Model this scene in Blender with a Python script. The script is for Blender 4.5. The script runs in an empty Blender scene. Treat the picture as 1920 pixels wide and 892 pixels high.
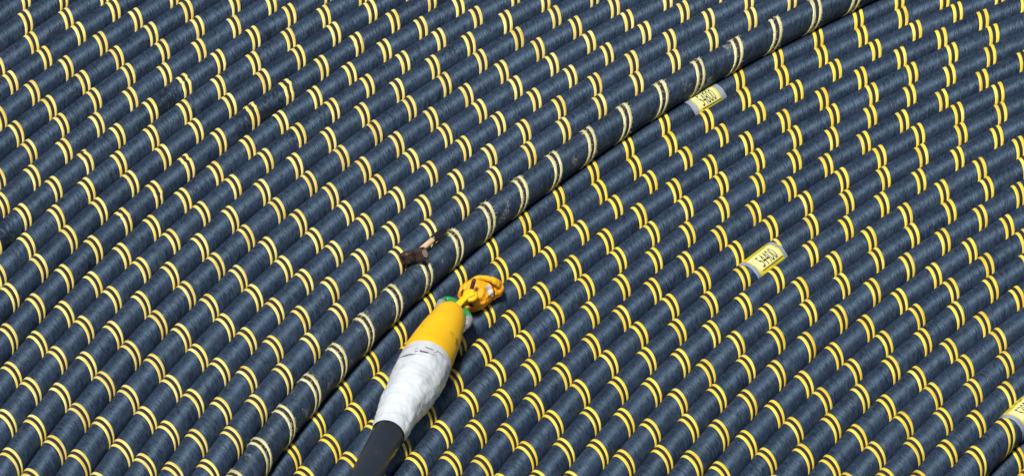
import bpy, bmesh, math, random
import numpy as np
from mathutils import Vector, Matrix, noise

# ------------------------------------------------------------------ camera, world, sun, exposure
S = 0.12                                   # metres per cable diameter (all lengths below are in cable diameters)
FPX = math.exp(9.51352806201032)          # focal length in photo pixels (photo is 1920 px wide)
TH, ROLL = 0.5497510340845181, 0.0012046480640936139
HC = math.exp(4.824250235987985)           # camera height above the middle layer's centre lines
CX, CY, ZL = 61.616949, 163.023237, 0.865123   # coil centre; height between layers
scene = bpy.context.scene
fw = Vector((0, math.cos(TH), -math.sin(TH)))
rt0 = Vector((1, 0, 0)); up0 = rt0.cross(fw)
RT = math.cos(ROLL)*rt0 + math.sin(ROLL)*up0
UP = -math.sin(ROLL)*rt0 + math.cos(ROLL)*up0
CAM = Vector((0, 0, HC))
cd = bpy.data.cameras.new('camera'); cam = bpy.data.objects.new('camera', cd)
scene.collection.objects.link(cam); scene.camera = cam
cd.sensor_fit = 'HORIZONTAL'; cd.sensor_width = 36; cd.lens = FPX/1920*36
cd.clip_start = 1; cd.clip_end = 500
M = Matrix((RT, UP, -fw)).transposed().to_4x4(); M.translation = CAM*S
cam.matrix_world = M

SUN_EL, SUN_AZ = math.radians(63), math.radians(203)    # azimuth clockwise from +Y (the view direction)
w = bpy.data.worlds.new('World'); scene.world = w; w.use_nodes = True
nt = w.node_tree; bg = nt.nodes['Background']
sky = nt.nodes.new('ShaderNodeTexSky'); sky.sky_type = 'NISHITA'; sky.sun_disc = False
sky.sun_elevation = SUN_EL; sky.sun_rotation = SUN_AZ; sky.air_density = 1.0; sky.dust_density = 2.0
nt.links.new(sky.outputs[0], bg.inputs[0]); bg.inputs[1].default_value = 0.05
ld = bpy.data.lights.new('sun', 'SUN'); ld.energy = 4.4; ld.angle = math.radians(12); ld.color = (1, 0.96, 0.9)
sun = bpy.data.objects.new('sun', ld); scene.collection.objects.link(sun)
sd = Vector((math.cos(SUN_EL)*math.sin(SUN_AZ), math.cos(SUN_EL)*math.cos(SUN_AZ), math.sin(SUN_EL)))
sun.rotation_euler = sd.to_track_quat('Z', 'Y').to_euler()
vs = scene.view_settings
vs.view_transform = 'Standard'; vs.look = 'None'; vs.exposure = 0.32; vs.gamma = 1; vs.use_curve_mapping = False
random.seed(4)

# ------------------------------------------------------------------ helpers
def unproj(px, py, z):
    """point (cable diameters) on the horizontal plane z seen at photo pixel px,py"""
    d = fw + RT*((px-960)/FPX) + UP*((446-py)/FPX)
    t = (z-HC)/d.z
    return CAM + d*t
def proj(P):
    d = Vector(P)-CAM; zc = d.dot(fw)
    return 960+FPX*d.dot(RT)/zc, 446-FPX*d.dot(UP)/zc

def link(o, parent=None):
    scene.collection.objects.link(o)
    if parent: o.parent = parent
    return o
def mesh_obj(name, verts, faces, mat, parent=None, uvs=None, smooth=True, origin=(0, 0, 0)):
    me = bpy.data.meshes.new(name)
    v = (np.asarray(verts, dtype=np.float64)-np.asarray(origin))*S
    me.from_pydata(v.tolist(), [], faces)
    if uvs is not None:
        lay = me.uv_layers.new(name='UVMap')
        li = np.empty(len(me.loops), dtype=np.int32); me.loops.foreach_get('vertex_index', li)
        lay.data.foreach_set('uv', np.asarray(uvs, dtype=np.float32)[li].ravel())
    me.polygons.foreach_set('use_smooth', [smooth]*len(me.polygons))
    me.materials.append(mat); me.update()
    o = bpy.data.objects.new(name, me)
    if parent is None: o.location = Vector(origin)*S
    link(o, parent)
    return o
def empty(name, loc, label, cat, group=None):
    o = bpy.data.objects.new(name, None); o.location = Vector(loc)*S; o.empty_display_size = .05
    o['label'] = label; o['category'] = cat
    if group: o['group'] = group
    return link(o)
def part(name, verts, faces, mat, root, org, uvs=None, smooth=True):
    return mesh_obj(name, verts, faces, mat, root, uvs, smooth, org)

def frame(a):
    a = a.normalized(); h = Vector((0, 0, 1)) if abs(a.z) < .95 else Vector((1, 0, 0))
    x = a.cross(h).normalized(); return x, x.cross(a).normalized()
def loft(pts, rads, n=32, cap=True, squash=None, seed=None, amp=0, freq=3, caps=True):
    """tube through pts with radii rads (list); returns verts, faces, uvs"""
    V, F, U = [], [], []; L = 0
    x0 = None
    for i, p in enumerate(pts):
        a = (pts[min(i+1, len(pts)-1)]-pts[max(i-1, 0)])
        if i: L += (p-pts[i-1]).length
        a.normalize()
        if x0 is None: x, y = frame(a)
        else:
            x = (x0-a*x0.dot(a)).normalized(); y = x.cross(a).normalized()
        x0 = x
        for k in range(n):
            t = 2*math.pi*k/n; r = rads[i]
            d = x*math.cos(t)+y*math.sin(t)*(squash or 1)
            q = p+d*r
            if amp: q = q+d*(amp*noise.noise(q*freq+Vector((seed or 0,)*3)))
            V.append(q); U.append((L, t/(2*math.pi)*math.pi*max(rads)*2))
    for i in range(len(pts)-1):
        for k in range(n):
            a = i*n+k; b = i*n+(k+1) % n
            F.append((a, b, b+n, a+n))
    if cap:
        F.append(tuple(range(n-1, -1, -1))); F.append(tuple((len(pts)-1)*n+k for k in range(n)))
    return V, F, U
def merge(*ms):
    V, F, U = [], [], []
    for v, f, u in ms:
        o = len(V); V += list(v); U += list(u); F += [tuple(i+o for i in q) for q in f]
    return V, F, U
def bezier(ps, n=16):
    out = []
    P = [ps[0]]+list(ps)+[ps[-1]]
    for i in range(1, len(P)-2):
        for k in range(n):
            t = k/n; a, b, c, d = P[i-1], P[i], P[i+1], P[i+2]
            out.append(0.5*((2*b)+(c-a)*t+(2*a-5*b+4*c-d)*t*t+(-a+3*b-3*c+d)*t**3))
    out.append(ps[-1]); return out

# ------------------------------------------------------------------ materials
def new_mat(name):
    m = bpy.data.materials.new(name); m.use_nodes = True
    t = m.node_tree; return m, t, t.nodes['Principled BSDF']
def N(t, ty, **k):
    n = t.nodes.new(ty)
    for a, b in k.items(): setattr(n, a, b)
    return n
def ramp(t, src, stops):
    r = N(t, 'ShaderNodeValToRGB'); e = r.color_ramp.elements
    while len(e) < len(stops): e.new(0.5)
    for i, (p, c) in enumerate(stops):
        e[i].position = p; e[i].color = (*c, 1) if len(c) == 3 else c
    t.links.new(src, r.inputs[0]); return r.outputs[0]
def mapped(t, coord, scale, rot=(0, 0, 0), loc=(0, 0, 0), perobj=True):
    mp = N(t, 'ShaderNodeMapping'); mp.inputs['Scale'].default_value = scale
    mp.inputs['Rotation'].default_value = rot; mp.inputs['Location'].default_value = loc
    if perobj:
        oi = N(t, 'ShaderNodeObjectInfo'); mu = N(t, 'ShaderNodeMath', operation='MULTIPLY'); mu.inputs[1].default_value = 91
        t.links.new(oi.outputs['Random'], mu.inputs[0])
        ad = N(t, 'ShaderNodeVectorMath', operation='ADD')
        t.links.new(coord, ad.inputs[0]); t.links.new(mu.outputs[0], ad.inputs[1]); coord = ad.outputs[0]
    t.links.new(coord, mp.inputs[0]); return mp.outputs[0]
def nz(t, vec, scale, detail=3, rough=.6, dist=0):
    n = N(t, 'ShaderNodeTexNoise'); n.inputs['Scale'].default_value = scale; n.inputs['Detail'].default_value = detail
    n.inputs['Roughness'].default_value = rough; n.inputs['Distortion'].default_value = dist
    t.links.new(vec, n.inputs['Vector']); return n.outputs[0]
def mix(t, fac, a, b, mode='MIX'):
    m = N(t, 'ShaderNodeMix', data_type='RGBA', blend_type=mode)
    if isinstance(fac, (int, float)): m.inputs[0].default_value = fac
    else: t.links.new(fac, m.inputs[0])
    for i, v in ((6, a), (7, b)):
        if isinstance(v, tuple): m.inputs[i].default_value = (*v, 1)
        else: t.links.new(v, m.inputs[i])
    return m.outputs[2]
def bump(t, b, h, strength, dist):
    n = N(t, 'ShaderNodeBump'); n.inputs['Strength'].default_value = strength; n.inputs['Distance'].default_value = dist
    t.links.new(h, n.inputs['Height']); t.links.new(n.outputs[0], b.inputs['Normal'])

def cable_mat(name, dark=(0.009, 0.014, 0.024), light=(0.037, 0.059, 0.098), tar=0, dust=0, gloss=1.0, tint=(.52, .77, 1)):
    m, t, b = new_mat(name)
    uv = N(t, 'ShaderNodeTexCoord').outputs['UV']
    st = nz(t, mapped(t, uv, (19, 3.6, 1)), 1.0, 2, .7)                        # wound yarn: fine streaks round the cable
    st2 = nz(t, mapped(t, uv, (36, 9, 1)), 1.0, 2, .6)
    cl = nz(t, mapped(t, uv, (1, 1.3, 1)), 1.3, 4, .65)                        # blotches
    s = N(t, 'ShaderNodeMath', operation='MULTIPLY_ADD'); t.links.new(st2, s.inputs[0]); s.inputs[1].default_value = .7; t.links.new(st, s.inputs[2])
    s2 = N(t, 'ShaderNodeMath', operation='MULTIPLY_ADD'); t.links.new(cl, s2.inputs[0]); s2.inputs[1].default_value = .45; t.links.new(s.outputs[0], s2.inputs[2])
    col = ramp(t, s2.outputs[0], [(.0, dark), (.9, dark), (1.0, light)])
    mr = N(t, 'ShaderNodeMapRange'); t.links.new(s2.outputs[0], mr.inputs[0])
    mr.inputs[1].default_value = .88; mr.inputs[2].default_value = 1.28
    col = mix(t, mr.outputs[0], dark, light)
    oi = N(t, 'ShaderNodeObjectInfo')
    col = mix(t, 1, col, ramp(t, oi.outputs['Random'], [(0, (.72, .74, .78)), (1, (1, 1, 1))]), 'MULTIPLY')
    rg = N(t, 'ShaderNodeMapRange'); t.links.new(s2.outputs[0], rg.inputs[0])
    rg.inputs[1].default_value = .9; rg.inputs[2].default_value = 1.25; rg.inputs[3].default_value = .6; rg.inputs[4].default_value = .42
    sp = N(t, 'ShaderNodeMapRange'); t.links.new(s2.outputs[0], sp.inputs[0])
    sp.inputs[1].default_value = .88; sp.inputs[2].default_value = 1.25; sp.inputs[3].default_value = .35; sp.inputs[4].default_value = gloss
    rgh = rg.outputs[0]
    if tar:
        tn = nz(t, mapped(t, uv, (3.2, 2.4, 1)), 2.2, 7, .82, .3)
        pr = nz(t, mapped(t, uv, (.25, .55, 1), loc=(3, 1, 0)), 1.0, 2, .5)
        mm = N(t, 'ShaderNodeMath', operation='MULTIPLY'); t.links.new(tn, mm.inputs[0]); t.links.new(pr, mm.inputs[1])
        f = ramp(t, mm.outputs[0], [(.332-.02*tar, (0, 0, 0)), (.352-.02*tar, (.8,)*3)])
        col = mix(t, f, col, (.005, .006, .008)); rgh = mix(t, f, rgh, (.25,)*3)
    if dust:
        dn = nz(t, mapped(t, uv, (1.3, 1, 1)), 19, 4, .8, .8)
        dp = nz(t, mapped(t, uv, (1, 1, 1), loc=(5, 2, 0)), 1.3, 3, .6)
        mm = N(t, 'ShaderNodeMath', operation='MULTIPLY'); t.links.new(dn, mm.inputs[0]); t.links.new(dp, mm.inputs[1])
        f = ramp(t, mm.outputs[0], [(.355, (0, 0, 0)), (.385, (.75*dust,)*3)])
        col = mix(t, f, col, (.42, .43, .41))
    t.links.new(col, b.inputs['Base Color']); t.links.new(rgh, b.inputs['Roughness']); t.links.new(sp.outputs[0], b.inputs['Specular IOR Level'])
    bump(t, b, s.outputs[0], .8, .0022)
    tg_ = N(t, 'ShaderNodeTangent', direction_type='UV_MAP'); t.links.new(tg_.outputs[0], b.inputs['Tangent'])   # yarn sheen
    b.inputs['Anisotropic'].default_value = .92; b.inputs['Specular Tint'].default_value = (*tint, 1)
    return m
def band_mat(name, c1, c2, c3, wear=.5):
    m, t, b = new_mat(name)
    uv = N(t, 'ShaderNodeTexCoord').outputs['UV']
    st = nz(t, mapped(t, uv, (18, 1.6, 1)), 1, 3, .7)
    cl = nz(t, mapped(t, uv, (2, 1.2, 1)), 1.4, 3, .6)
    col = ramp(t, cl, [(.3, c1), (.55, c2), (.75, c3)])
    oi = N(t, 'ShaderNodeObjectInfo')
    col = mix(t, 1, col, ramp(t, oi.outputs['Random'], [(0, (.82, .8, .78)), (.5, (1, 1, 1)), (1, (1, .97, .9))]), 'MULTIPLY')
    col = mix(t, ramp(t, st, [(.34, (.55,)*3), (.5, (0, 0, 0))]), col, tuple(c*.55 for c in c1))
    d = nz(t, mapped(t, uv, (1.2, 1, 1)), 4.5, 5, .7)
    col = mix(t, ramp(t, d, [(.66, (0, 0, 0)), (.70, (wear,)*3)]), col, (.05, .04, .03))
    t.links.new(col, b.inputs['Base Color']); b.inputs['Roughness'].default_value = .42
    bump(t, b, st, .4, .002)
    return m
def simple(name, col, rough=.5, metal=0, var=.25, scale=8, dirt=None, dirt_t=.62, bs=.25, bd=.004, spec=.5):
    m, t, b = new_mat(name)
    oc = N(t, 'ShaderNodeTexCoord').outputs['Object']
    n = nz(t, oc, scale, 5, .6)
    c = ramp(t, n, [(.3, tuple(x*(1-var) for x in col)), (.7, tuple(min(1, x*(1+var*.5)) for x in col))])
    if dirt:
        dn = nz(t, mapped(t, oc, (1, 1, 1), loc=(3, 7, 1), perobj=False), scale*1.7, 6, .7)
        c = mix(t, ramp(t, dn, [(dirt_t, (0, 0, 0)), (dirt_t+.06, (.85,)*3)]), c, dirt)
    t.links.new(c, b.inputs['Base Color']); b.inputs['Roughness'].default_value = rough
    b.inputs['Metallic'].default_value = metal; b.inputs['Specular IOR Level'].default_value = spec
    bump(t, b, n, bs, bd)
    return m

M_UP = cable_mat('cable_yarn_upper')
M_MID = cable_mat('cable_yarn_middle')
M_TAR = cable_mat('cable_yarn_tarred', tar=1.6)
M_TAR2 = cable_mat('cable_yarn_smeared', tar=.7)
M_DUST = cable_mat('cable_yarn_dusty', dark=(.009, .014, .022), light=(.034, .053, .085), dust=.8, gloss=.75, tint=(.52, .77, 1))
B_UP = band_mat('pale_yellow_yarn', (.7, .5, .09), (.82, .68, .2), (.84, .76, .34))
B_MID = band_mat('yellow_yarn', (.74, .5, .03), (.84, .65, .08), (.86, .74, .2))
B_CREAM = band_mat('cream_frayed_yarn', (.5, .46, .22), (.64, .61, .34), (.72, .7, .44), .6)
M_GAP = simple('dark_wound_yarn', (.021, .02, .022), .55, var=.35, scale=30)
# ------------------------------------------------------------------ the coil: radius, start angle, stripe spacing of each turn
TURNS = {
 'L0': (74.0798, 2.329493, 1.973), 'L1': (75.1304, 2.357878, 1.977), 'L2': (76.1188, 2.39826, 1.967), 'L3': (77.1102, 2.400541, 1.9718),
 'L4': (78.0942, 2.398027, 1.9763), 'L5': (79.1211, 2.417508, 1.9679), 'L6': (80.1482, 2.416677, 1.9667), 'L7': (81.1795, 2.433331, 1.9761),
 'L8': (82.1644, 2.438971, 1.9699), 'L9': (83.141, 2.460285, 1.9639), 'L10': (84.2039, 2.463132, 1.9662), 'L11': (85.2438, 2.462543, 1.9748),
 'L12': (86.2564, 2.477669, 1.9682), 'L13': (87.2782, 2.485065, 1.9656), 'L14': (88.2786, 2.483149, 1.9717), 'L15': (89.2656, 2.492179, 1.9687),
 'L16': (90.3018, 2.506532, 1.9706), 'L17': (91.3328, 2.523311, 1.9737), 'L18': (92.3419, 2.522628, 1.9718), 'L19': (93.297, 2.53811, 1.9748),
 'L20': (94.3567, 2.54765, 1.9749), 'L21': (95.3667, 2.55615, 1.9749), 'L22': (96.3767, 2.56465, 1.9749), 'M0': (73.6292, 2.2, 1.978),
 'M1': (72.6292, 2.291129, 1.9705), 'M2': (71.6343, 2.26795, 1.9665), 'M3': (70.6769, 2.263242, 1.9718), 'M4': (69.6938, 2.269171, 1.9765),
 'M5': (68.7213, 2.284694, 1.9753), 'M6': (67.7368, 2.275736, 1.9729), 'M7': (66.7576, 2.308198, 1.9776), 'M8': (65.7684, 2.321496, 1.9809),
 'M9': (64.7863, 2.340429, 1.9802), 'M10': (63.7861, 2.340352, 1.9664), 'M11': (62.8181, 2.383605, 1.978), 'M12': (61.8328, 2.376309, 1.9796),
 'M13': (60.7806, 2.406557, 1.9791), 'M14': (59.8027, 2.41243, 1.9804), 'M15': (58.8571, 2.463473, 1.9774), 'M16': (57.8429, 2.462947, 1.9795),
 'M17': (56.9087, 2.506022, 1.9744), 'M18': (55.9429, 2.524531, 1.9764), 'M19': (54.975, 2.551628, 1.9746), 'M20': (54.035, 2.584499, 1.9748),
 'N0': (53.585, 2.2175, 1.9705), 'N1': (52.585, 2.2305, 1.9705), 'N2': (51.585, 2.2375, 1.9705),
}
RHO = 0.497
def level(n): return {'L': ZL, 'M': 0.0, 'N': -ZL}[n[0]]
def centre(n, ang):
    """centre line point with the slight waviness of a hand-laid cable"""
    R = TURNS[n][0]; z = level(n); sd = hash_id(n)
    wv = .010*math.sin(ang*R*.37+sd)+.007*math.sin(ang*R*.91+sd*2.3)
    return R+wv, z
def hash_id(n): return (ord(n[0])*7+int(n[1:])*1.7) % 6.28
def surf(n, ang, th, r):
    """th = 0 at the outward side, 90 deg at the top"""
    R, z = centre(n, ang); q = R+r*math.cos(th)
    return (CX+q*math.cos(ang), CY+q*math.sin(ang), z+r*math.sin(th))
def visible_range(n, mx, my):
    R = TURNS[n][0]; a = [x for x in np.arange(math.radians(75), math.radians(195), .002)]
    ok = []
    for x in a:
        p = proj((CX+R*math.cos(x), CY+R*math.sin(x), level(n)))
        if -mx < p[0] < 1920+mx and -my < p[1] < 892+my: ok.append(x)
    return (min(ok), max(ok)) if ok else None
def tube(n, a0, a1, r, step=.2, nc=32, prof=None, jit=0, seed=0):
    R = TURNS[n][0]; ns = max(2, int((a1-a0)*R/step)+1)
    V, U, F = [], [], []
    for i in range(ns+1):
        a = a0+(a1-a0)*i/ns
        for k in range(nc+1):
            th = 2*math.pi*k/nc; rr = prof(i/ns) if prof else r; da = 0
            if jit:
                q = Vector((math.cos(th)*1.5, math.sin(th)*1.5, seed*3.1+(0 if i < ns/2 else 7)))
                da = jit*noise.noise(q*2.6)*(1 if i in (0, ns) else .6)/R
            V.append(surf(n, a+da, th, rr)); U.append((a*R, th*.5))
    for i in range(ns):
        for k in range(nc):
            b = i*(nc+1)+k; F.append((b, b+1, b+nc+2, b+nc+1))
    return V, F, U

def ordinal(k):
    return ['zeroth', 'first', 'second', 'third', 'fourth', 'fifth', 'sixth', 'seventh', 'eighth', 'ninth', 'tenth', 'eleventh', 'twelfth'][k]
def label_of(n):
    l, k = n[0], int(n[1:])
    if n == 'L0': return 'dusty cable turn with frayed cream bands along the edge of the upper layer'
    if n == 'L13': return 'cable turn with black tar spatter breaking its pale yellow bands, near the top left'
    if n == 'L10': return 'cable turn with black smears and a kinked yellow band, third below the tar-spattered turn'
    if n == 'L7': return 'cable turn with a faint black smear, seventh above the frayed cream-banded turn'
    if l == 'L' and k < 10: return 'dark cable turn with pale yellow bands, %s above the frayed cream-banded turn' % ordinal(k)
    if l == 'L' and k < 13: return 'dark cable turn with pale yellow bands, %s below the tar-spattered turn' % ordinal(13-k)
    if l == 'L': return 'dark cable turn with pale yellow bands, %s above the tar-spattered turn' % ordinal(k-13)
    if n == 'M0': return 'cable turn tagged 54800, shaded beside the frayed cream-banded turn'
    if n == 'M8': return 'cable turn with bright yellow bands wearing the tag 54400'
    if n == 'M20': return 'last cable turn at lower right, wearing the third number tag'
    if l == 'M' and k < 8: return 'cable turn with bright yellow bands, %s above the turn tagged 54400' % ordinal(8-k)
    if l == 'M': return 'cable turn with bright yellow bands, %s below the turn tagged 54400' % ordinal(k-8)
    return 'shadowed cable turn of the lowest layer at the bottom right corner, %s past the edge' % ordinal(k+1)
GROUPS = {'L': 'banded cable turns of the upper layer', 'M': 'banded cable turns of the middle layer', 'N': 'banded cable turns of the lowest layer'}
BW, GW = .157, .152                     # band width and gap, in cable diameters
def silh_th(n, ang):
    """angle round the cable where the line of sight grazes its far side"""
    R = TURNS[n][0]; C = Vector((CX+R*math.cos(ang), CY+R*math.sin(ang), level(n)))
    T = Vector((-math.sin(ang), math.cos(ang), 0)); v = (C-CAM).cross(T).normalized()
    if v.z < 0: v = -v
    return math.atan2(v.z, v.dot(Vector((math.cos(ang), math.sin(ang), 0))))
ROOTS = {}; TORN = ('L13', 'L10')
for n in TURNS:
    vr = visible_range(n, 650, 420)
    if vr is None: continue
    inside = visible_range(n, 25, 25)
    if inside is None: continue
    R, ph, s = TURNS[n]; a0, a1 = vr
    am = (a0+a1)/2; org = (CX+R*math.cos(am), CY+R*math.sin(am), level(n)-.5)
    root = empty('cable_turn', org, label_of(n), 'cable', GROUPS[n[0]]); ROOTS[n] = (root, org)
    mat = {'L': M_UP, 'M': M_MID, 'N': M_MID}[n[0]]
    mat = {'L0': M_DUST, 'L13': M_TAR, 'L10': M_TAR, 'L7': M_TAR2, 'L8': M_TAR2}.get(n, mat)
    # helical coordinate: whole numbers of hel() are the middle of the stripe pair
    sa, sb = silh_th(n, a0), silh_th(n, a1); k_ = (sb-sa)/(a1-a0)
    ths = lambda a: sa+(a-a0)*k_
    def ang_at(T):                     # angle round the coil where the winding has turned through T
        a = am
        for _ in range(6): a = ph+.04/R+s/R*(T-ths(a))/(2*math.pi)
        return a
    TW = 2*math.pi
    T0 = (a0-ph)*R/s*TW+ths(a0); T1 = (a1-ph)*R/s*TW+ths(a1)
    # sheath; its uv runs along (u) and round (v) the winding, so the yarn follows the same lay as the stripes
    V, F, U = tube(n, a0, a1, RHO, .22, 36)
    U = [(u-s*v/math.pi, v) for u, v in U]
    nf = len(F)
    fray = n == 'L0'; bm = B_CREAM if fray else (B_UP if n[0] == 'L' else B_MID)
    NS = 40; steps = int((T1-T0)/TW*NS)
    def strip(off, wid, hgt, r0, jit, nx=5, seed=0):
        """a yarn strip wound round the cable: off and wid along the axis, in cable diameters"""
        V, F, U = [], [], []
        for i in range(steps+1):
            T = T0+TW*i/NS; a = ang_at(T); th = T
            wv = 1+.06*noise.noise(Vector((T*.31, seed, 1)))
            e0 = jit*(noise.noise(Vector((T*1.7, seed, 5)))+.7*noise.noise(Vector((T*6, seed, 9))))
            e1 = jit*(noise.noise(Vector((T*1.7, seed, 15)))+.7*noise.noise(Vector((T*6, seed, 19))))
            kink = 0; lift = 0
            if n in TORN:
                q = noise.noise(Vector((T*.55, 40+int(n[1:]), 0)))
                if q > .25: kink = .10*min(1, (q-.25)*6)*noise.noise(Vector((T*3.5, seed*.2, 3))); lift = .02*min(1, (q-.25)*6)
            for k in range(nx):
                f = k/(nx-1)*2-1
                da = off+f*wid/2*wv+(e0 if f < 0 else e1)*abs(f)+kink
                r = r0+hgt*(1-abs(f)**5)-(.006 if abs(f) == 1 and hgt else 0)+lift*(1-abs(f))
                V.append(surf(n, a+da/R, th, r)); U.append((da, T*.5))
        for i in range(steps):
            for k in range(nx-1):
                b = i*nx+k; F.append((b, b+1, b+nx+1, b+nx))
        return V, F, U
    g = strip(0, GW*1.02, 0, RHO+.0045, 0, 2)
    V, F, U = merge((V, F, U), g)
    o = part('sheath', V, F, mat, root, org, U)
    o.data.materials.append(M_GAP)                                    # dark brown yarn wound between the two stripes
    mi = np.zeros(len(F), dtype=np.int32); mi[nf:] = 1; o.data.polygons.foreach_set('material_index', mi)
    for side in (-1, 1):
        V, F, U = strip(side*(BW+GW)/2, BW*(.97 if fray else 1), .009+.011*fray, RHO+.003, .028 if fray else .007, 6, side+hash_id(n)*9)
        if fray:                                                      # loose fibres along the cream stripes
            V, F, U = list(V), list(F), list(U)
            for q in range(int((T1-T0)/TW*140)):
                T = random.uniform(T0, T1); th = T % TW
                if th > 4.0: continue
                cl = noise.noise(Vector((T*.8, 77, side)))+.35
                if random.random() > cl*1.6: continue
                a = ang_at(T); e = random.choice((-1, 1)); ln = random.uniform(.04, .14)
                b0 = side*(BW+GW)/2+e*BW*random.uniform(.3, .5); b1 = b0+e*ln*random.uniform(.1, 1)
                th2 = T+random.uniform(-.16, .16); r2 = RHO+.015+ln*random.uniform(.0, .55); wd = .010
                o_ = len(V)
                V += [surf(n, a+b0/R, T-wd*2, RHO+.008), surf(n, a+b0/R, T+wd*2, RHO+.008), surf(n, a+(b0+.012)/R, T, RHO+.02),
                      surf(n, a+(b0+b1)/2/R, (T+th2)/2, (RHO+r2)/2+.015), surf(n, a+b1/R, th2, r2)]
                U += [(b0, T*.5)]*5; o = o_
                F += [(o, o+1, o+3), (o+1, o+2, o+3), (o+2, o, o+3), (o, o+1, o+4), (o+1, o+3, o+4), (o+3, o, o+4)]
        part('cream_stripe' if fray else 'yellow_stripe', V, F, bm, root, org, U)

# ------------------------------------------------------------------ number tags taped round three turns
M_TAG = simple('yellow_tag_plastic', (.68, .56, .03), .28, var=.12, scale=14, dirt=(.3, .24, .05), dirt_t=.58, bs=.15)
M_PANEL = simple('pale_print_panel', (.72, .7, .3), .25, var=.16, scale=20, bs=.1)
M_TAPE = simple('clear_silver_tape', (.26, .31, .37), .2, var=.4, scale=22, bs=.6, bd=.006)
M_INK = simple('black_ink', (.03, .035, .03), .5, var=.5, scale=40)
def hit(n, px, py):
    """(angle, th) on turn n seen at a photo pixel"""
    vr = visible_range(n, 200, 200); best = (1e9, 0, 0)
    def scan(A, T, best):
        for a in A:
            for th in T:
                q = proj(surf(n, a, th, .51)); e = (q[0]-px)**2+(q[1]-py)**2
                if e < best[0]: best = (e, a, th)
        return best
    b = scan(np.arange(vr[0], vr[1], .004), np.radians(np.arange(45, 160, 5)), best)
    b = scan(np.arange(b[1]-.006, b[1]+.006, .0005), b[2]+np.radians(np.arange(-8, 8, 1.0)), b)
    return b[1], b[2]
def wrap(n, a0, a1, t0, t1, r, na=14, nth=40, wav=0):
    V, F, U = [], [], []; R = TURNS[n][0]
    for i in range(na+1):
        for k in range(nth+1):
            a = a0+(a1-a0)*i/na; th = t0+(t1-t0)*k/nth
            if wav and i in (0, na): a += wav*noise.noise(Vector((k*.45, i, r*99)))/R
            rr = r+.004*noise.noise(Vector((a*R*4, th*3, r*7)))
            V.append(surf(n, a, th, rr)); U.append((a*R, th*.5))
    for i in range(na):
        for k in range(nth):
            b = i*(nth+1)+k; F.append((b, b+1, b+nth+2, b+nth+1))
    return V, F, U
def glyph_mesh(text, size):
    cu = bpy.data.curves.new('txt', 'FONT'); cu.body = text; cu.size = size; cu.align_x = 'CENTER'; cu.align_y = 'CENTER'; cu.resolution_u = 4
    o = bpy.data.objects.new('txt', cu); scene.collection.objects.link(o)
    dg = bpy.context.evaluated_depsgraph_get(); dg.update(); me = bpy.data.meshes.new_from_object(o.evaluated_get(dg))
    bm = bmesh.new(); bm.from_mesh(me)
    bmesh.ops.triangulate(bm, faces=bm.faces)
    bmesh.ops.subdivide_edges(bm, edges=bm.edges, cuts=2, use_grid_fill=True)
    V = [tuple(v.co) for v in bm.verts]; bm.verts.index_update(); F = [tuple(v.index for v in f.verts) for f in bm.faces]
    bm.free(); scene.collection.objects.unlink(o); bpy.data.objects.remove(o); bpy.data.curves.remove(cu); bpy.data.meshes.remove(me)
    return V, F
def tag(n, aR, aL, text, tl, tr, label, tc=None, lines=True):
    """aR < aL: angles of the right and left ends of the yellow sleeve"""
    root, org = ROOTS[n]; R = TURNS[n][0]; ts = silh_th(n, (aL+aR)/2)
    V, F, U = wrap(n, aR, aL, ts-1.2, ts+2.5, .5185, wav=.02)
    tg = part('number_tag', V, F, M_TAG, root, org, U); tg['label'] = label
    tapes = []
    if tl: tapes.append(wrap(n, aL-.06/R, aL+tl/R, -1.2, 4.2, .523, 8, wav=.04))
    if tr: tapes.append(wrap(n, aR-tr/R, aR+.06/R, -1.2, 4.2, .523, 8, wav=.04))
    for q in tapes:
        o = part('tape', *q[:2], M_TAPE, tg, org, q[2])
    tm = ts+math.radians(72) if tc is None else tc
    ln = (aL-aR)*R
    V, F, U = wrap(n, aR+.12/R, aL-.1/R, tm-.62, tm+.5, .524)
    part('print_panel', V, F, M_PANEL, tg, org, U)
    gv, gf = glyph_mesh(text, 1.0)
    xs = [v[0] for v in gv]; ys = [v[1] for v in gv]; gx = max(xs)-min(xs); gy = max(ys)-min(ys); mx = (max(xs)+min(xs))/2; my = (max(ys)+min(ys))/2
    am = (aL+aR)/2-.03/R
    V = []; TW = ln*.56; THH = .46
    for x, y, _ in gv:
        V.append(surf(n, am-((x-mx)/gx)*TW/R, tm-((y-my)/gy)*THH/.52, .5275))
    part('digits', V, gf, M_INK, tg, org, smooth=True)
    ls = [wrap(n, am-.42*ln/R, am+.36*ln/R, tm+.535, tm+.585, .528)]
    if lines: ls.append(wrap(n, am-.3*ln/R, am+.46*ln/R, tm-.80, tm-.775, .528))
    V, F, U = merge(*ls); part('printed_rule', V, F, M_INK, tg, org, U)
aR, _ = hit('M8', 1460, 463); aL, _ = hit('M8', 1411, 500)
tag('M8', aR, aL, '54400', .14, .1, 'yellow number tag reading 54400 with a ruled line')
aR, _ = hit('M0', 1349, 173); aL, _ = hit('M0', 1303, 199)
tag('M0', aR, aL, '54800', .2, .19, 'yellow number tag reading 54800, taped at both ends', lines=False)
aL, _ = hit('M20', 1912, 790)
tag('M20', aL-1.35/TURNS['M20'][0], aL, '53900', .16, .16, 'pale yellow number tag cut by the picture edge')

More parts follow.
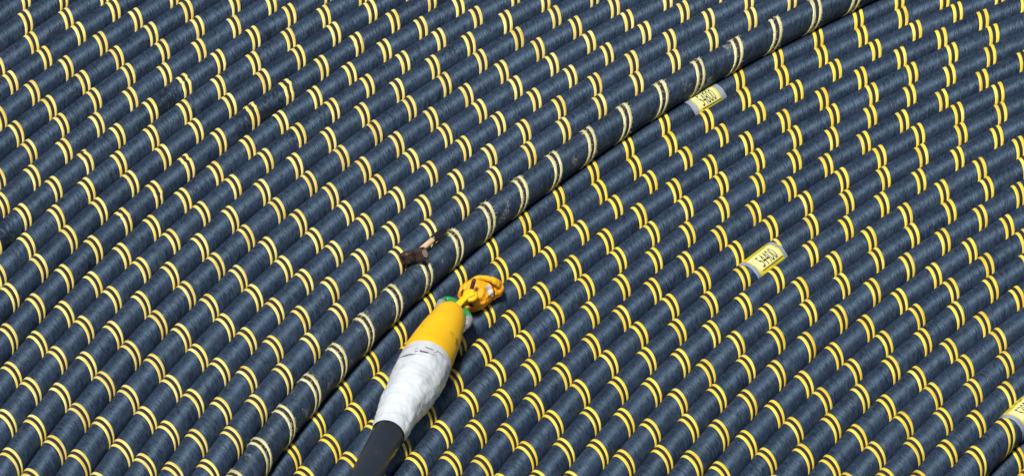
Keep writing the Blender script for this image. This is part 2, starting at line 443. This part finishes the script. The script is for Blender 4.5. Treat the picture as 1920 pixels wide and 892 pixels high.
# ------------------------------------------------------------------ the cable end with its pulling head
M_BLACK = simple('smooth_black_rubber', (.02, .025, .033), .3, var=.3, scale=5, dirt=(.06, .065, .07), dirt_t=.6, bs=.25, bd=.006)
M_WHITE = simple('white_tape', (.54, .58, .61), .4, var=.14, scale=9, dirt=(.5, .52, .54), dirt_t=.6, bs=.5, bd=.012)
M_GREYTAPE = simple('grey_white_tape', (.52, .54, .56), .35, var=.15, scale=12, bs=.4, bd=.008)
M_YEL = simple('yellow_paint', (.78, .44, .002), .42, var=.12, scale=5, dirt=(.2, .12, .02), dirt_t=.6, bs=.2, bd=.006)
M_GREEN = simple('green_paint', (.02, .22, .06), .3, var=.25, scale=9)
M_GALV = simple('galvanised_steel', (.42, .45, .48), .42, .5, .3, 20)
M_SHINE = simple('bright_steel', (.75, .75, .75), .25, .9, .2, 20)
M_ORANGE = simple('orange_tarpaulin', (.84, .36, .008), .5, var=.12, scale=7, dirt=(.22, .09, .01), dirt_t=.64, bs=.4, bd=.02)
M_RUST = simple('rusty_pin', (.07, .035, .025), .6, .3, .5, 30)

def densify(rows, step=.08):
    """rows of (px, py, z, r) -> smooth centre points and radii"""
    P = [unproj(a, b, c) for a, b, c, r in rows]; R_ = [Vector((r, 0, 0)) for *_, r in rows]
    out, rad = [], []
    for i in range(len(P)-1):
        nn = max(2, int((P[i+1]-P[i]).length/step))
        for k in range(nn):
            t = k/nn; out.append(P[i].lerp(P[i+1], t)); rad.append(R_[i].x*(1-t)+R_[i+1].x*t)
    out.append(P[-1]); rad.append(R_[-1].x)
    return out, rad
org = tuple(unproj(760, 750, .5))
head = empty('cable_end', org, 'black cable end capped by a yellow pulling cone and white tape wrapping', 'cable end')
pts, rad = densify([(628, 1003, .98, .485), (687, 891, .99, .485), (729, 811, 1.03, .5), (742, 785, 1.06, .5)])
part('black_cable', *loft(pts, rad, 40)[:2], M_BLACK, head, org)
# white tape: lumpy wrapping
pts, rad = densify([(728, 813, 1.03, .54), (731, 807, 1.04, .56), (738, 793, 1.06, .58), (752, 762, 1.12, .69), (772, 730, 1.2, .79), (788, 702, 1.27, .82), (795, 687, 1.29, .81), (799, 678, 1.3, .80)], .05)
V, F, U = [], [], []
nc = 96; x0 = None
for i, p in enumerate(pts):
    a = (pts[min(i+1, len(pts)-1)]-pts[max(i-1, 0)]).normalized(); x, y = frame(a)
    for k in range(nc):
        t = 2*math.pi*k/nc; d = x*math.cos(t)+y*math.sin(t)
        q = p+d*rad[i]; e = min(1, i/6)*min(1, (len(pts)-1-i)/7)
        f = .045*noise.noise(q*2.1)+.022*abs(noise.noise(q*5.3+Vector((3, 1, 2))))
        sp = (t/(2*math.pi)+i*.11) % 1                                   # overlapping turns of tape
        f += .020*(sp-.5)+.010*noise.noise(Vector((sp*14, t*3, i*.2)))
        f += .035*abs(noise.noise(Vector((q.x*2.6+q.y*.6, q.y*.7, q.z*3.6))))+.016*abs(noise.noise(Vector((q.x*6, q.y*1.5, q.z*6))))*(1 if math.cos(t) < 0 else .5)
        V.append(q+d*(f*e-.004)); U.append((0, 0))
for i in range(len(pts)-1):
    for k in range(nc):
        a = i*nc+k; b = i*nc+(k+1) % nc; F.append((a, b, b+nc, a+nc))
wt = part('white_wrapping', V, F, M_WHITE, head, org)
def patch(axis_rows, s0, s1, t0, t1, off, mat, name, parent, ns=10, nk=14, jag=.0):
    """a piece of tape on the wrapping between axis stations s0..s1 and angles t0..t1"""
    P0, R0 = axis_rows; V, F, U = [], [], []
    for i in range(ns+1):
        s = s0+(s1-s0)*i/ns; i0 = min(int(s*(len(P0)-1)), len(P0)-2); fr = s*(len(P0)-1)-i0
        p = P0[i0].lerp(P0[i0+1], fr); r = R0[i0]*(1-fr)+R0[i0+1]*fr
        a = (P0[i0+1]-P0[i0]).normalized(); x, y = frame(a)
        for k in range(nk+1):
            t = t0+(t1-t0)*k/nk+jag*noise.noise(Vector((i*.6, k*.1, s0*9)))
            d = x*math.cos(t)+y*math.sin(t); V.append(p+d*(r+off+.018*noise.noise((p+d)*3.3))); U.append((0, 0))
    for i in range(ns):
        for k in range(nk):
            b = i*(nk+1)+k; F.append((b, b+1, b+nk+2, b+nk+1))
    return part(name, V, F, mat, parent, org)
ax = (pts, rad)
# frame(): x points right of the axis, y up -> angle 90 deg is the top
patch(ax, .93, .995, math.radians(-10), math.radians(190), .03, M_GREYTAPE, 'tape_collar', wt, 5, 40)
patch(ax, .80, .945, math.radians(100), math.radians(158), .042, M_GREYTAPE, 'tape_fold', wt, jag=.3)
patch(ax, .84, .935, math.radians(62), math.radians(96), .042, M_GREYTAPE, 'tape_fold', wt, jag=.2)
for s_, ta, tb in ((.90, 66, 84), (.835, 74, 92)):
    patch(ax, s_, s_+.009, math.radians(ta), math.radians(tb), .05, M_RUST, 'tape_slit', wt, 2, 8)

cone = [(797, 683, 1.3, .815), (803, 668, 1.3, .83), (815, 646, 1.3, .77), (826, 626, 1.29, .70), (836, 607, 1.28, .61), (840.5, 598, 1.27, .565), (843, 593, 1.27, .53), (846, 588, 1.26, .46), (849, 583, 1.25, .34), (852, 578, 1.24, .22), (854, 575, 1.24, .12)]
pts, rad = densify(cone, .06)
yc = part('yellow_cone', *loft(pts, rad, 56, amp=.012, freq=1.6)[:2], M_YEL, head, org)
# lifting link between cone and pin
pa, pb = unproj(850, 580, 1.25), unproj(885, 549, 1.5)
lk = []
L = bezier([pa, unproj(860, 570, 1.35), unproj(873, 557, 1.45), pb], 8)
V1 = loft(L, [.17-.05*math.sin(i/len(L)*3.1) for i in range(len(L))], 20, squash=.55)
ring = []
c0 = unproj(882, 554, 1.42)
for i in range(24):
    t = 2*math.pi*i/24; ring.append(c0+Vector((math.cos(t)*.17, math.sin(t)*.17, .05*math.sin(t))))
V2 = loft(ring+[ring[0]], [.085]*25, 12, cap=False)
L3 = bezier([unproj(862, 570, 1.1), unproj(874, 568, 1.0), unproj(884, 563, 1.05), unproj(890, 556, 1.2)], 6)
V3 = loft(L3, [.09]*len(L3), 14)
part('lifting_link', *merge(V1, V2, V3)[:2], M_YEL, head, org)
pn = [unproj(883, 545, 1.45), unproj(889.5, 523, 1.85)]
pn = [pn[0]]+[pn[0].lerp(pn[1], k/6) for k in range(1, 6)]+[pn[1]]
part('pin', *loft(pn, [.068]*6+[.06], 20)[:2], M_RUST, head, org)

# ------------------------------------------------------------------ green shackle round the cone's nose
org = tuple(unproj(853, 590, .8))
sh = empty('shackle', org, 'green bow shackle with grey ends around the nose of the yellow cone', 'shackle')
bw = bezier([unproj(826, 576, 1.12), unproj(829, 566, 1.12), unproj(837, 561.5, 1.12), unproj(847, 563, 1.12), unproj(857, 570, 1.1), unproj(867, 579, 1.08), unproj(875, 588, 1.06), unproj(879.5, 598, 1.05), unproj(877, 607, 1.05)], 8)
part('bow', *loft(bw, [.105+.025*i/len(bw) for i in range(len(bw))], 20)[:2], M_GREEN, sh, org)
for rows in ([(829.5, 564.5, 1.15, .10), (828.5, 567, 1.15, .15), (825, 574, 1.13, .145), (821, 582, 1.1, .12)], [(879.5, 595.5, 1.1, .11), (878.5, 599, 1.1, .15), (875, 606, 1.08, .14), (871.5, 613, 1.05, .115)]):
    p_, r_ = densify(rows, .04)
    part('end_fitting', *loft(p_, r_, 24, amp=.02, freq=5)[:2], M_GALV, sh, org)
for a, b in (((821, 577), (813, 588)), ((875, 609), (868, 622))):
    p_ = [unproj(*a, 1.2).lerp(unproj(*b, 1.12), k/5) for k in range(6)]
    part('bright_pin', *loft(p_, [.035, .045, .045, .045, .045, .03], 12)[:2], M_SHINE, sh, org)

# ------------------------------------------------------------------ swivel wrapped in orange tarpaulin
org = tuple(unproj(900, 548, .5))
tb = empty('wrapped_swivel', org, 'lumpy swivel bundled in orange tarpaulin ahead of the yellow cone', 'bundle')
rows = [(881, 560, .95, .12), (875, 563, .95, .36), (878, 560, .96, .43), (884, 556, .97, .48), (892, 552, .97, .485), (902, 546.5, .96, .45), (912, 541.5, .94, .40), (917, 539.5, .93, .36), (924, 537, .92, .34), (931, 534.5, .9, .27), (936, 533.5, .88, .18), (939, 533.5, .86, .05)]
pts, rad = densify(rows, .035)
V, F = [], []; nc = 96; np_ = len(pts)
axd = (unproj(938, 533.3, .87)-unproj(870, 562, .95)).normalized(); x, y = frame(axd)
for i, p in enumerate(pts):
    for k in range(nc):
        t = 2*math.pi*k/nc; d = x*math.cos(t)+y*math.sin(t); q = p+d*rad[i]
        f = .07*noise.noise(q*1.7+Vector((9, 0, 0)))
        f += .035*(1-abs(noise.noise(Vector((t*1.6, i/np_*3.2, 2)))*3.5))*min(1, i/12)
        f += .012*(1-abs(noise.noise(q*5.5))*2.4)
        s_ = i/np_
        f -= .05*math.exp(-((s_-.62)/.02)**2)+.03*math.exp(-((s_-.34)/.02)**2)
        f += .07*math.exp(-((s_-.12)/.05)**2)*noise.noise(Vector((t*3, 0, 4)))
        if s_ > .7: d = x*math.cos(t)*1.12+y*math.sin(t)*.9
        V.append(p+d*(rad[i]+f*min(1, rad[i]/.3))+axd*(.08*noise.noise(Vector((t*1.9, 5, s_*3))) if s_ < .3 else 0))
for i in range(np_-1):
    for k in range(nc):
        a = i*nc+k; b = i*nc+(k+1) % nc; F.append((a, b, b+nc, a+nc))
F.append(tuple(range(nc-1, -1, -1)))
tp = part('tarpaulin', V, F, M_ORANGE, tb, org)
def bundle_ring(s0, s1, t0, t1, off, mat, name, ns=3, nk=40):
    V, F = [], []
    for i in range(ns+1):
        s = s0+(s1-s0)*i/ns; fi = s*(np_-1); i0 = int(fi)
        for k in range(nk+1):
            t = t0+(t1-t0)*k/nk; kk = (t/(2*math.pi)*nc) % nc; k0 = int(kk)
            b = Vector(V_b[i0*nc+k0]).lerp(Vector(V_b[i0*nc+(k0+1) % nc]), kk-k0)
            d = (b-pts[i0]).normalized(); V.append(b+axd*(fi-i0)*.035+d*off)
    for i in range(ns):
        for k in range(nk):
            b = i*(nk+1)+k; F.append((b, b+1, b+nk+2, b+nk+1))
    return part(name, V, F, mat, tb, org)
V_b = V
bundle_ring(.60, .622, 0, 6.28, .012, M_RUST, 'tie_cord', 2, 80)
bundle_ring(.43, .56, math.radians(0), math.radians(52), .022, M_GREYTAPE, 'white_sticker', 6, 14)
# the loose outer edge of the sheet, lying along the top of the bundle
up_e = [(882, 524, 1.25), (890, 518.5, 1.32), (900, 516.5, 1.36), (912, 517, 1.36), (924, 519, 1.33), (934, 523.5, 1.25), (941, 531, 1.1), (940, 539, 1.0)]
lo_e = [(886, 529, 1.42), (893, 524, 1.46), (902, 522.5, 1.48), (912, 524, 1.47), (921, 527.5, 1.43), (928, 532, 1.34), (934, 537, 1.2), (937, 542, 1.05)]
A_ = bezier([unproj(*q) for q in up_e], 6); B_ = bezier([unproj(*q) for q in lo_e], 6)
V, F = [], []
nn = 6
for a_, b_ in zip(A_, B_):
    for k in range(nn+1):
        f = k/nn; q = a_.lerp(b_, f)+Vector((0, 0, .07*math.sin(f*3.14)))
        V.append(q+Vector((0, 0, .035*noise.noise(q*5)))-fw*(.03*noise.noise(q*9)))
m_ = len(V); V += [v-Vector((0, 0, .035)) for v in V]
W_ = nn+1
for i in range(len(A_)-1):
    for k in range(nn):
        c_ = i*W_+k; F += [(c_, c_+1, c_+W_+1, c_+W_), (m_+c_, m_+c_+W_, m_+c_+W_+1, m_+c_+1)]
    for k in (0, nn):
        c_ = i*W_+k; F.append((c_, c_+W_, m_+c_+W_, m_+c_) if k else (c_, m_+c_, m_+c_+W_, c_+W_))
M_FLAP = simple('bright_orange_edge', (.88, .45, .01), .45, var=.12, scale=9, dirt=(.2, .08, .01), dirt_t=.66, bs=.4, bd=.015)
part('loose_edge', V, F, M_FLAP, tb, org)
# black sheet painting the shade inside the bundle's mouth, and a loose flap over the pin
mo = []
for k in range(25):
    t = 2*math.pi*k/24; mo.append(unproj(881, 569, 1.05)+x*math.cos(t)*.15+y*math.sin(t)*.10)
flap = []
for q in range(3):
    a_ = [unproj(871+q*6, 532-q*4, 1.25), unproj(865+q*7, 541-q*3, 1.3), unproj(862+q*8, 549-q*2, 1.2)]
    flap.append(loft(bezier(a_, 5), [.03, .05, .055, .06, .06, .055, .05, .04, .03, .02, .015], 8, squash=.4, amp=.03, freq=6, seed=q))
part('loose_fold', *merge(*flap)[:2], M_ORANGE, tb, org)
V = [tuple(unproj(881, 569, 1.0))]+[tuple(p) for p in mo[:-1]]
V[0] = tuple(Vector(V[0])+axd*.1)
part('opening_shade', V, [(0, i+1, (i+1) % 24+1) for i in range(24)], M_BLACK, tb, org)  # no hole here: the black colour stands for shade inside the tarpaulin

# ------------------------------------------------------------------ hammer lying in the groove
M_HEAD = simple('rusty_hammer_steel', (.09, .05, .035), .55, .35, .6, 26, dirt=(.012, .01, .01), dirt_t=.5, bs=.7, bd=.01)
M_WOOD = simple('pale_wood', (.6, .42, .26), .6, var=.25, scale=18, dirt=(.16, .09, .05), dirt_t=.66)
M_GRIP = simple('black_grip', (.012, .013, .015), .3, var=.3, scale=12, dirt=(.45, .47, .5), dirt_t=.68)
def camv(a, b, c): return (RT*a+UP*b+fw*c).normalized()
tz = camv(.497, .433, .752); hz = camv(.765, .19, -.614); hz = (hz-tz*hz.dot(tz)).normalized(); wz = hz.cross(tz).normalized()
hc = unproj(775.5, 480, ZL+.72); org = tuple(hc-Vector((0, 0, .3)))
hm = empty('hammer', org, 'short rusty sledge hammer with wooden handle lying against the cream-banded cable', 'hammer')
V, F = [], []
prof = [(-.46, .12, .14), (-.44, .145, .17), (-.36, .15, .18), (-.14, .15, .18), (-.09, .135, .16), (.09, .135, .16), (.14, .15, .18), (.36, .15, .18), (.44, .145, .17), (.46, .12, .14)]
for s_, a, b in prof:
    for u_, v_ in ((1, .55), (.55, 1), (-.55, 1), (-1, .55), (-1, -.55), (-.55, -1), (.55, -1), (1, -.55)):
        V.append(hc+hz*s_*1.05+tz*(1.06*a*(u_ if abs(u_) == 1 else u_*1.3))+wz*(1.12*b*(v_ if abs(v_) == 1 else v_*1.3)))
for i in range(len(prof)-1):
    for k in range(8):
        a = i*8+k; b = i*8+(k+1) % 8; F.append((a, b, b+8, a+8))
F.append(tuple(range(7, -1, -1))); F.append(tuple((len(prof)-1)*8+k for k in range(8)))
part('head', V, F, M_HEAD, hm, org, smooth=False)
M_FACE = simple('worn_striking_face', (.36, .26, .2), .5, .1, .45, 40, bs=.5)
V = [hc+hz*(.463*1.05)+tz*(.112*u_)+wz*(.132*v_) for u_, v_ in ((1, .5), (.5, 1), (-.5, 1), (-1, .5), (-1, -.5), (-.5, -1), (.5, -1), (1, -.5))]
V = V+[v+hz*.012 for v in V]
part('striking_face', V, [tuple(range(7, -1, -1)), tuple(range(8, 16))]+[(k, (k+1) % 8, (k+1) % 8+8, k+8) for k in range(8)], M_FACE, hm, org, smooth=False)
hp = [hc+tz*(-.05+k*.1) for k in range(15)]
part('handle', *loft(hp, [.1]*15, 20, squash=.85)[:2], M_WOOD, hm, org)
gp = [hc+tz*(1.2+k*.08) for k in range(11)]
part('grip', *loft(gp, [.10, .13, .134, .13, .127, .127, .13, .134, .14, .142, .115], 24)[:2], M_GRIP, hm, org)

# ------------------------------------------------------------------ deck below the coil
v = [(-60, 130, 0), (150, 130, 0), (150, 310, 0), (-60, 310, 0)]
zf = -ZL-.5-.05
M_DECK = simple('dark_deck', (.03, .032, .036), .7, scale=3)
d = mesh_obj('floor', [(a, b, zf) for a, b, _ in v], [(0, 1, 2, 3)], M_DECK, None, None, False, (0, 0, 0)); d['kind'] = 'structure'
